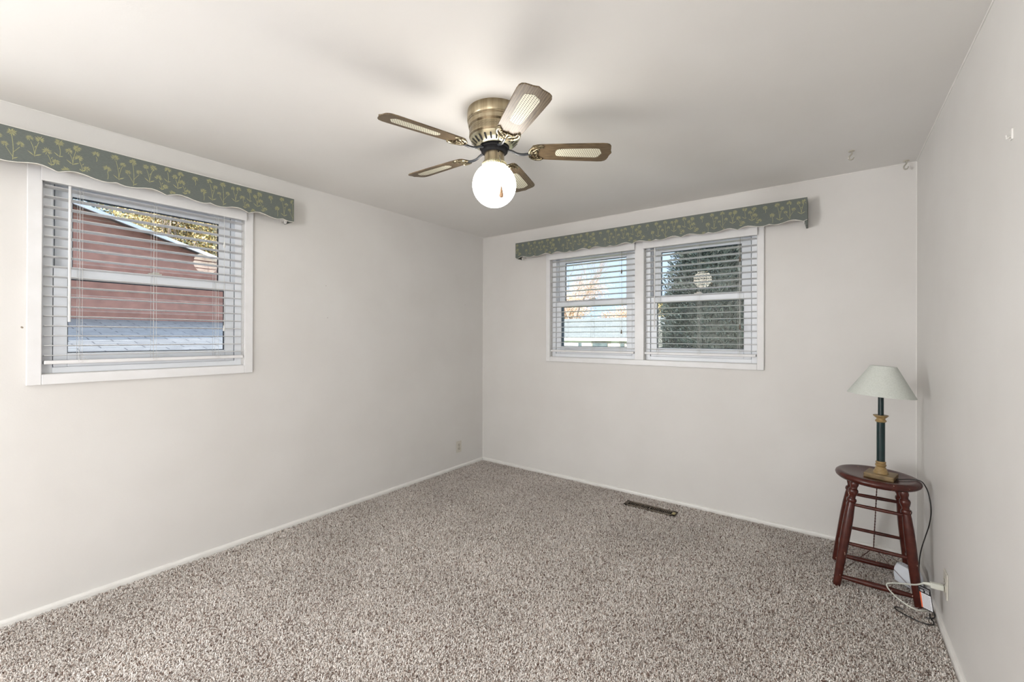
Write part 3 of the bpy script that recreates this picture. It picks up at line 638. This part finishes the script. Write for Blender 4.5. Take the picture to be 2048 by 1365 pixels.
MB().lathe([(.0182, LB + .062), (.0182, LB + .278)], LC, 36).build('column', 'lampgreen', lamp)
MB().lathe([(.0185, LB + 0.276), (.0235, LB + 0.280), (.0245, LB + 0.286), (.0190, LB + 0.292), (.0185, LB + 0.297), (.026, LB + 0.304), (.0335, LB + 0.312), (.033, LB + 0.315), (.014, LB + 0.315)], LC, 40).build('upper_collar', 'gold', lamp)
mb = MB(); mb.lathe([(.0125, LB + 0.313), (.0125, LB + 0.422), (.015, LB + 0.424), (.015, LB + 0.430), (.011, LB + 0.432), (.011, LB + 0.474)], LC, 30); mb.build('socket_column', 'lampgreen', lamp)
sh = Matrix.Rotation(R(4.0), 3, 'Y') @ Matrix.Rotation(R(-1.0), 3, 'X')
SZ = LB + .423; mb = MB()
sp = [(.146, 0), (.0555, .158)]
mb.lathe([(.1450, .000), (.1462, .000), (.1462, .0022), (.0567, .158), (.0562, .160), (.0550, .160), (.0550, .157), (.1450, .001)], (LC.x, LC.y, SZ), 64, rot=sh, close=False)
mb.build('lamp_shade', 'shade', lamp)
mb = MB(); 
for k in range(3):
    a = k * 2.094; mb.tube([(LC.x, LC.y, SZ + .135), tuple(Vector((LC.x, LC.y, SZ)) + sh @ Vector((.0552 * math.cos(a), .0552 * math.sin(a), .157)))], .0012, 6)
mb.tube([(LC.x, LC.y, LB + .465), (LC.x, LC.y, SZ + .140)], .004, 8)
mb.build('shade_spider', 'brass', lamp)
e0 = Vector((LC.x, LC.y, 0)) + q @ Vector((.061, .0, 0))
cordpts = [(3.366, -.528, LZ + .007), (3.385, -.515, LZ + .006), (3.425, -.505, zs - .001), (3.462, -.515, zs + .001), (3.479, -.540, zs - .022), (3.488, -.560, .540), (3.4945, -.570, .470), (3.494, -.520, .380), (3.490, -.440, .290), (3.486, -.350, .190), (3.484, -.300, .110), (3.482, -.300, .040), (3.478, -.350, .010), (3.470, -.385, .020)]
MB().tube(catmull(cordpts, 8), .0026, 8).build('power_cord', 'bcord', lamp)

# loose black cord on the floor
fc = root('electrical_cord', (3.42, -.77, 0), 'loose black cord curled on the carpet beside the stool leg', 'cord')
cc = [(3.374, -.734, .004), (3.352, -.727, .004), (3.341, -.740, .004), (3.356, -.768, .004), (3.388, -.792, .004), (3.425, -.812, .004), (3.455, -.812, .004), (3.472, -.800, .004), (3.475, -.775, .005), (3.468, -.745, .008), (3.470, -.720, .012)]
mb = MB(); mb.tube(catmull(cc, 8), .0027, 8)
mb.tube(catmull([(3.452, -.752, .005), (3.468, -.757, .009), (3.481, -.748, .012), (3.487, -.728, .014), (3.486, -.700, .020), (3.478, -.680, .030)], 8), .0027, 8)
mb.build('cord', 'bcord', fc)

# ------------------------------------------------------------------ outlets
def outlet(fn, u, z, label, s=1.0):
    r_ = root('wall_outlet', fn(u, 0, z), label, 'outlet')
    fbox(MB(), fn, u - .036 * s, u + .036 * s, .0004, .006, z - .058 * s, z + .058 * s).build('cover_plate', 'ptrim', r_, bevel=.002)
    mb = MB()
    for s_ in (1, -1):
        zc = z + s_ * .0195
        poly = [(u + .0165 * math.cos(t) , zc + max(-.0145, min(.0145, .0175 * math.sin(t)))) for t in [i * math.pi / 12 for i in range(24)]]
        mb.prism(poly, .0055, .0078, lambda a, b, d: fn(a, d, b))
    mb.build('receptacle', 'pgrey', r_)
    mb = MB()
    for s_ in (1, -1):
        zc = z + s_ * .0195
        fbox(mb, fn, u - .0075, u - .0052, .0076, .0082, zc - .001, zc + .0075); fbox(mb, fn, u + .0052, u + .0075, .0076, .0082, zc, zc + .0065); fbox(mb, fn, u - .002, u + .002, .0076, .0082, zc - .0095, zc - .0055)
    fbox(mb, fn, u - .0022, u + .0022, .0058, .0070, z - .0022, z + .0022); mb.build('slots', 'hole', r_)
    return r_
outlet(FL_, -.382, .213, 'ivory wall outlet low on the left wall near the corner')
FR_ = lambda u, d, z: (W - d, u, z)
outlet(FR_, -.862, .232, 'ivory wall outlet on the right wall with a cord plugged in')

# white extension cord with flat plug, loop and warning tag
ec = root('extension_cord', (3.46, -.86, 0), 'ivory extension cord with black and white warning tag, plugged in beside the stool', 'cord')
mb = MB(); pz = .2150; py = -.862
mb.box((3.452, py - .012, pz - .013), (3.4975, py + .012, pz + .012)); mb.build('plug', 'wcord', ec, bevel=.004)
mb = MB(); mb.tube([(3.458, py, pz), (3.440, py + .006, pz - .003), (3.430, py + .010, pz - .006)], [.0085, .0065, .0045], 10); 
for i in range(4): mb.lathe([(.0070 - i * .0006, -.0012), (.0070 - i * .0006, .0012)], (3.449 - i * .004, py + .003 + i * .001, pz - .001 - i * .0007), 10, rot=Matrix.Rotation(R(90), 3, 'Y'))
mb.build('strain_relief', 'wcord', ec)
lp = [(3.432, py + .010, pz - .006), (3.420, -.835, .192), (3.405, -.800, .168), (3.385, -.752, .142), (3.355, -.700, .112), (3.330, -.665, .088), (3.318, -.655, .074), (3.322, -.668, .060), (3.345, -.705, .048), (3.380, -.745, .040), (3.415, -.765, .036), (3.450, -.740, .030), (3.470, -.680, .012), (3.478, -.600, .006), (3.476, -.530, .008), (3.468, -.492, .020)]
MB().tube(catmull(lp, 8), .0035, 8).build('cord', 'wcord', ec)
# tag hanging from the cord
tc0 = Vector((3.4155, -.822, .186)); tu = Vector((.040, -.020, -.004)); tv = Vector((.012, -.002, -.104))
mb = MB(); tn = tu.cross(tv).normalized()
if tn.y > 0: tn = -tn
def tagp(a, b, off): return tc0 + tu * a + tv * b + tn * off
def tquad(a0, a1, b0, b1, mi, off): mb.add([tagp(a0, b0, off), tagp(a1, b0, off), tagp(a1, b1, off), tagp(a0, b1, off)], [(0, 1, 2, 3)], mi)
mb.add([tagp(a, b, o_) for o_ in (0, .0008) for a, b in ((0, 0), (1, 0), (1, 1), (0, 1))], [(0, 1, 2, 3), (4, 5, 6, 7), (0, 1, 5, 4), (1, 2, 6, 5), (2, 3, 7, 6), (3, 0, 4, 7)], 1)
tquad(0, 1, .0, .30, 1, .0012); tquad(.05, .95, .31, .96, 0, .0012); tquad(.05, .17, .30, .965, 2, .0014)
tquad(.08, .92, .075, .09, 0, .0015)
for i in range(15):
    b_ = .345 + i * .040; x_ = .22
    while x_ < .88:
        l_ = random.uniform(.03, .10); 
        if x_ + l_ < .90: tquad(x_, x_ + l_, b_, b_ + .016, 3, .0016)
        x_ += l_ + .03
for x_, l_ in ((.50, .36),): tquad(x_, x_ + l_, .135, .150, 0, .0015)
for x_ in (.55, .72): 
    for b_ in (.175, .205, .235): tquad(x_, x_ + .12, b_, b_ + .018, 0, .0015)
for k in range(14):                                              # round mark
    a0 = 2 * math.pi * k / 14; a1 = 2 * math.pi * (k + 1) / 14; c_ = (.27, .21)
    mb.add([tagp(c_[0] + r_ * math.cos(a_) * 2.5, c_[1] + r_ * math.sin(a_), .0015) for a_, r_ in ((a0, .050), (a1, .050), (a1, .036), (a0, .036))], [(0, 1, 2, 3)], 0)
mb.add([tagp(c_[0] + x, c_[1] + y, .0015) for x, y in ((-.07, .02), (.06, -.035), (.08, -.022), (-.05, .033))], [(0, 1, 2, 3)], 0)
mb.build('warning_tag', ['tagw', 'tagk', 'tago', 'tagg'], ec)

# white power tap lying on the carpet
pt = root('power_tap', (3.425, -.425, 0), 'white plastic power tap lying on the carpet behind the front stool leg', 'power tap')
rt = Matrix.Rotation(R(-48), 3, 'Z'); pc = Vector((3.424, -.425, 0))
def pw(x, y, z): return pc + rt @ Vector((x, y, z))
lay = [(.058, .026, .001), (.062, .030, .040), (.060, .028, .068), (.052, .020, .098)]
mb = MB(); vs = []; 
for hx, hy, z in lay:
    for (a, b) in ((-1, -1), (1, -1), (1, 1), (-1, 1)):
        vs += [pw(a * hx, b * (hy - .008) , z), pw(a * (hx - .008), b * hy, z)] if a * b > 0 else [pw(a * (hx - .008), b * hy, z), pw(a * hx, b * (hy - .008), z)]
n8 = 8; mb.add(vs, [(i * 8 + k, i * 8 + (k + 1) % 8, (i + 1) * 8 + (k + 1) % 8, (i + 1) * 8 + k) for i in range(3) for k in range(8)] + [tuple(range(8)), tuple(24 + k for k in range(8))])
mb.build('tap_body', 'wplast', pt, bevel=.002)
for x in (-.034, .0, .034):
    mb = MB()
    for (dx, dy, hx, hy) in ((-.006, .004, .0008, .0035), (.006, .004, .0008, .003), (0, -.006, .002, .002)):
        mb.add([pw(x + dx + a * hx, dy + b * hy, .0985) for a, b in ((-1, -1), (1, -1), (1, 1), (-1, 1))], [(0, 1, 2, 3)])
    mb.build('slots', 'hole', pt)

# ------------------------------------------------------------------ floor register
vr = root('floor_vent', (1.938, -.232, 0), 'bronze slotted floor vent in the carpet by the back wall', 'floor vent')
mb = MB(); x0, x1, y0, y1 = 1.737, 2.140, -.280, -.185
mb.box((x0, y0, -.004), (x1, y0 + .018, .003)); mb.box((x0, y1 - .018, -.004), (x1, y1, .003)); mb.box((x0, y0, -.004), (x0 + .030, y1, .003)); mb.box((x1 - .034, y0, -.004), (x1, y1, .003)); mb.box((1.933, y0, -.004), (1.945, y1, .003))
mb.build('vent_frame', 'vent', vr, bevel=.0015)
MB().box((x0 + .01, y0 + .01, -.0112), (x1 - .01, y1 - .01, -.0095)).build('duct', 'hole', vr)
for s0, s1 in ((x0 + .030, 1.933), (1.945, x1 - .034)):
    mb = MB()
    for k in range(1, 12):
        x = s0 + (s1 - s0) * k / 12; mb.box((x - .0022, y0 + .016, -.007), (x + .0022, y1 - .016, .0015))
    mb.build('louvre', 'vent', vr)
MB().box((x1 - .028, -.255, .003), (x1 - .006, -.215, .006)).build('lever', 'ventlever', vr, bevel=.0015)

# ------------------------------------------------------------------ hooks and little marks
def hook(p, ang, label):
    r_ = root('ceiling_hook', p, label, 'hook', 'clear plastic ceiling hooks')
    c, s_ = math.cos(ang), math.sin(ang); f = lambda x, z: (p[0] + c * x, p[1] + s_ * x, p[2] + z)
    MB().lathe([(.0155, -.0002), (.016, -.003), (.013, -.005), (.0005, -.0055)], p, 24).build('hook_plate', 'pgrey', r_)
    MB().tube(catmull([f(.003, -.004), f(.001, -.018), f(-.012, -.034), f(-.014, -.046), f(-.004, -.053), f(.009, -.047), f(.014, -.036)], 6), [.0042] * 30 + [.003] * 7, 8).build('hook_arm', 'clear', r_)
hook((3.178, -.422, H), R(36), 'clear plastic ceiling hook farther from the right corner')
hook((3.452, -.050, H), R(36), 'clear plastic ceiling hook in the right corner')
hk = root('wall_hook', (W, -1.743, 1.939), 'tiny white adhesive hook high on the right wall', 'hook')
mb = MB(); mb.box((W - .004, -1.752, 1.925), (W - .0003, -1.734, 1.955)); mb.tube([(W - .004, -1.743, 1.936), (W - .012, -1.743, 1.930), (W - .012, -1.743, 1.940)], .0025, 6); mb.build('hook_plate', 'trim', hk)
def mark(name, p, fn_, sz, label, mt='stain', axis='x'):
    n = 9; mb = MB(); pts = []
    for k in range(n):
        a = 2 * math.pi * k / n; r_ = sz * random.uniform(.6, 1.1); pts.append((r_ * math.cos(a), r_ * 1.3 * math.sin(a)))
    if axis == 'x': mb.prism(pts, 0.0001, .0014, lambda u, v, d: (p[0] + d, p[1] + u, p[2] + v))
    else: mb.prism(pts, 0.0001, .0014, lambda u, v, d: (p[0] + u, p[1] - d, p[2] + v))
    tag(mb.build(name, mt), label, 'nail', None)
mark('wall_nail', (0, -3.364, 1.387), None, .005, 'small dark nail beside the left window casing')
mark('picture_nail', (0, -1.837, 1.734), None, .0022, 'upper one of two tiny nails on the left wall')
mark('picture_nail', (0, -1.823, 1.491), None, .0022, 'lower one of two tiny nails on the left wall')
mark('picture_nail', (0, -.294, 1.685), None, .0022, 'tiny nail on the left wall near the room corner')

# ------------------------------------------------------------------ outdoors
tag(MB().box((-70, .3, -1.30), (40, 90, -1.05)).box((-70, -40, -1.30), (-.3, .3, -1.05)).build('lawn', 'grass'), 'green lawn around the neighbouring houses', 'lawn', kind='structure')
# brick neighbour to the left
nb = root('brick_house', (-7, -3, -1.05), 'red brown brick neighbour house with white rake trim and low shingled roof', 'house')
def rake(y): return 3.078 - .302 * (y + 2.56)
poly = [(-14.0, -1.05), (3.0, -1.05), (3.0, rake(3.0)), (-7.0, rake(-7.0)), (-14.0, rake(-7.0) - 1.7)]
MB().prism(poly, -5.0, -12.0, lambda u, v, d: (d, u, v)).build('brick_wall', 'brick', nb)
mb = MB()
rk = [(-7.0, rake(-7.0)), (3.3, rake(3.3))]
mb.prism([(-7.0, rake(-7)), (3.3, rake(3.3)), (3.3, rake(3.3) + .05), (-7.0, rake(-7) + .05)], -4.86, -4.90, lambda u, v, d: (d, u, v)); mb.build('rake_trim', 'hwhite', nb)
MB().prism([(-7.0, rake(-7) + .002), (3.3, rake(3.3) + .002), (3.3, rake(3.3) + .045), (-7.0, rake(-7) + .045)], -4.905, -12.0, lambda u, v, d: (d, u, v)).build('main_roof', 'shingle2', nb)
# lower roof in front of the brick wall
sl = (1.575 - 1.17) / 2.9
mb = MB(); mb.prism([(-5.0, 1.575), (-1.55, 1.575 - sl * 3.45), (-1.55, 1.575 - sl * 3.45 - .10), (-5.0, 1.45)], -13, 2.6, lambda u, v, d: (u, d, v)); mb.build('low_roof', 'shingle', nb)
MB().box((-5.0, -12.5, -1.05), (-1.9, 2.3, 1.05)).build('low_wall', 'brick', nb)
mb = MB(); mb.box((-4.99, -3.6, -1.0), (-4.9, -3.45, 2.9)); mb.build('downspout', 'hwhite', nb)
MB().box((-5.2, -9.5, 1.0), (-2.78, -4.6, 4.6)).build('side_wing', 'brick', nb)  # unseen block added to throw a shadow across the low roof

# ranch house across the back
rh = root('ranch_house', (-14, 27, -1.2), 'cream ranch house with long grey green roof behind the bare tree', 'house')
MB().box((-24, 26, -1.2), (-7.2, 33, 1.30)).build('siding', 'hwall', rh)
mb = MB(); mb.add([(-24.8, 25.75, 1.28), (-6.4, 25.75, 1.28), (-6.4, 29.5, 2.95), (-24.8, 29.5, 2.95), (-6.4, 33.8, 1.28), (-24.8, 33.8, 1.28), (-24.8, 25.75, 1.10), (-6.4, 25.75, 1.10), (-6.4, 33.8, 1.1), (-24.8, 33.8, 1.1)], [(0, 1, 2, 3), (3, 2, 4, 5), (1, 7, 8, 4, 2), (0, 3, 5, 9, 6), (6, 7, 8, 9), (4, 8, 9, 5)]); mb.build('roof', 'shingle2', rh)
MB().box((-24.8, 25.69, 1.06), (-6.4, 25.76, 1.32)).build('fascia', 'hwhite', rh)
for a_, b_ in ((-13.9, -11.5), (-9.9, -9.3)): MB().box((a_, 25.93, -1.2), (b_, 25.995, 1.05)).build('white_panel', 'hwhite', rh)
for (a, b, c, d) in ((-14.6, -14.0, -.3, .95), (-11.4, -10.2, -.2, .95), (-9.2, -8.9, -.1, .95), (-8.6, -7.5, -.2, .85), (-12.6, -12.3, .2, .9)):
    wv = MB().box((a, 25.90, c), (b, 26.02, d)).build('house_window', 'hglass', rh)

# trees
def leaves(centers, n, size, spread, elong=1.0, flat=False):
    C_ = np.array(centers)[rng.integers(0, len(centers), n)]; p = C_ + rng.normal(0, 1, (n, 3)) * np.array(spread)
    a = rng.normal(0, 1, (n, 3)); a /= np.linalg.norm(a, axis=1)[:, None]; b = np.cross(a, rng.normal(0, 1, (n, 3))); b /= np.linalg.norm(b, axis=1)[:, None]
    s_ = size * rng.uniform(.6, 1.3, (n, 1)); V = np.stack([p - a * s_ * elong, p + b * s_ * .6, p + a * s_ * elong, p - b * s_ * .6], 1).reshape(-1, 3)
    F = np.arange(n * 4).reshape(n, 4); return V, F
def mesh_np(name, V, F, m, parent, org):
    me = bpy.data.meshes.new(name); n = len(V); nf = len(F); me.vertices.add(n); me.vertices.foreach_set('co', (V - np.array(org)).astype(np.float32).ravel())
    me.loops.add(nf * 4); me.loops.foreach_set('vertex_index', F.astype(np.int32).ravel()); me.polygons.add(nf)
    me.polygons.foreach_set('loop_start', np.arange(0, nf * 4, 4, dtype=np.int32)); me.polygons.foreach_set('loop_total', np.full(nf, 4, dtype=np.int32)); me.update(calc_edges=True)
    me.materials.append(MT[m]); ob = bpy.data.objects.new(name, me); COL.objects.link(ob); ob.parent = parent; return ob
def branchy(base, height, seed, depth=5, spread=.75, r0=.16, minz=None, lean=(0, 0)):
    rd = random.Random(seed); mb = MB(); tips = []
    def grow(p, d, l, r_, k):
        pts = [p]; q = Vector(p); dd = Vector(d)
        for i in range(4):
            dd = (dd + Vector((rd.uniform(-.18, .18), rd.uniform(-.18, .18), rd.uniform(-.05, .12)))).normalized(); q = q + dd * l / 4; pts.append(q.copy())
        mb.tube(pts, [r_ * (1 - .1 * i) for i in range(5)], 5 if k < 3 else 7, caps=False); tips.append(q.copy())
        if k == 0: return
        for _ in range(rd.choice((2, 3, 3))):
            nd = (dd + Vector((rd.uniform(-1, 1), rd.uniform(-1, 1), rd.uniform(-.25, .7))) * spread).normalized(); j = rd.choice((2, 3, 4, 4)); grow(pts[j], nd, l * rd.uniform(.62, .82), r_ * .58, k - 1)
    grow(Vector(base), Vector((lean[0], lean[1], 1)).normalized(), height, r0, depth); return mb, tips
bt = root('bare_tree', (-19.3, 36, -1.2), 'tall bare tree with sparse orange leaves against blue sky', 'tree')
mb, tips = branchy((-19.3, 36, -1.2), 4.4, 5, 7, .62, .17); mb.build('branches', 'bark', bt)
V, F = leaves([tuple(t) for t in tips if t.z < 6.6], 8000, .045, (.8, .8, .6)); mesh_np('leaves', V, F, 'autumn', bt, (-19.3, 36, -1.2))
def bushy(name, base, rad, hgt, n, m, label, size=.10, cat='tree', group='trees beyond the neighbouring houses', trunk=True):
    r_ = root(name, base, label, cat, group); cs = []
    for _ in range(34):
        a = rng.uniform(0, 6.28); k = rng.uniform(.1, 1); z = rng.uniform(.25, 1); cs.append((base[0] + math.cos(a) * rad * k * (1.1 - .5 * z), base[1] + math.sin(a) * rad * k * (1.1 - .5 * z), base[2] + hgt * z))
    V, F = leaves(cs, n, size, (rad * .17, rad * .17, hgt * .05)); mesh_np('foliage', V, F, m, r_, base)
    if trunk:
        tb_, _ = branchy(base, hgt * .35, int(hgt * 100), 4, .8, .12); tb_.build('trunk', 'bark', r_)
bushy('autumn_tree', (-26.5, 46, -1.2), 5.0, 7.8, 15000, 'autumn', 'broad orange brown tree behind the left end of the ranch house', .10)
bushy('autumn_shrub', (-18.5, 50, -1.2), 3.6, 6.0, 9000, 'autumn', 'low orange brown tree behind the ranch house roof', .09)
bushy('autumn_maple', (-11.0, 38.5, -1.2), 2.8, 6.3, 9000, 'yellow', 'yellow leafed tree beside the dark conifer', .09)
bushy('yellow_tree', (-17.5, 1.9, -1.2), 3.0, 8.0, 60000, 'yellow', 'golden leafed tree behind the brick house roof', .055)
bushy('blue_pine', (-19.5, -4.8, -1.2), 2.4, 10.8, 50000, 'bluepine', 'grey green pine behind the brick house roof', .06)
bushy('silver_pine', (-27, 3.5, -1.2), 4.4, 12.5, 50000, 'bluepine', 'tall blue grey pine behind the brick house', .08)

# dark conifer close to the right window
cf = root('conifer', (.98, 7.6, -1.05), 'tall dense dark green conifer outside the right window', 'tree')
def conifer(base, rad, hgt, n):
    z = rng.uniform(0, 1, n) ** 1.15; a = rng.uniform(0, 2 * np.pi, n); prof_ = rad * (1 - z) ** 1.0 * (1 + .10 * np.sin(a * 7 + z * 30) + .08 * np.sin(a * 13 - z * 47))
    k = np.sqrt(rng.uniform(.45, 1.08, n)); p = np.stack([base[0] + np.cos(a) * prof_ * k, base[1] + np.sin(a) * prof_ * k, base[2] + .1 + z * hgt], 1)
    d = np.stack([np.cos(a) * .7, np.sin(a) * .7, np.full(n, .55)], 1) + rng.normal(0, .35, (n, 3)); d /= np.linalg.norm(d, axis=1)[:, None]
    b = np.cross(d, rng.normal(0, 1, (n, 3))); b /= np.linalg.norm(b, axis=1)[:, None]; s_ = rng.uniform(.035, .085, (n, 1))
    V = np.stack([p - d * s_ * .3, p + b * s_ * .22, p + d * s_, p - b * s_ * .22], 1).reshape(-1, 3); return V, np.arange(n * 4).reshape(n, 4)
V, F = conifer((.98, 7.6, -1.05), 2.05, 8.2, 150000); mesh_np('foliage', V, F, 'conifer', cf, (.98, 7.6, -1.05))
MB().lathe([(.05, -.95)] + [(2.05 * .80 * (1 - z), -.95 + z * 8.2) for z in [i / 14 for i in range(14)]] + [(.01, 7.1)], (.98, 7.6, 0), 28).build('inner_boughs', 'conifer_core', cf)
MB().tube([(.98, 7.6, -1.1), (.98, 7.6, 6.5)], [.14, .02], 10).build('trunk', 'bark', cf)

for o in bpy.data.objects:
    if '_o' in o: del o['_o']
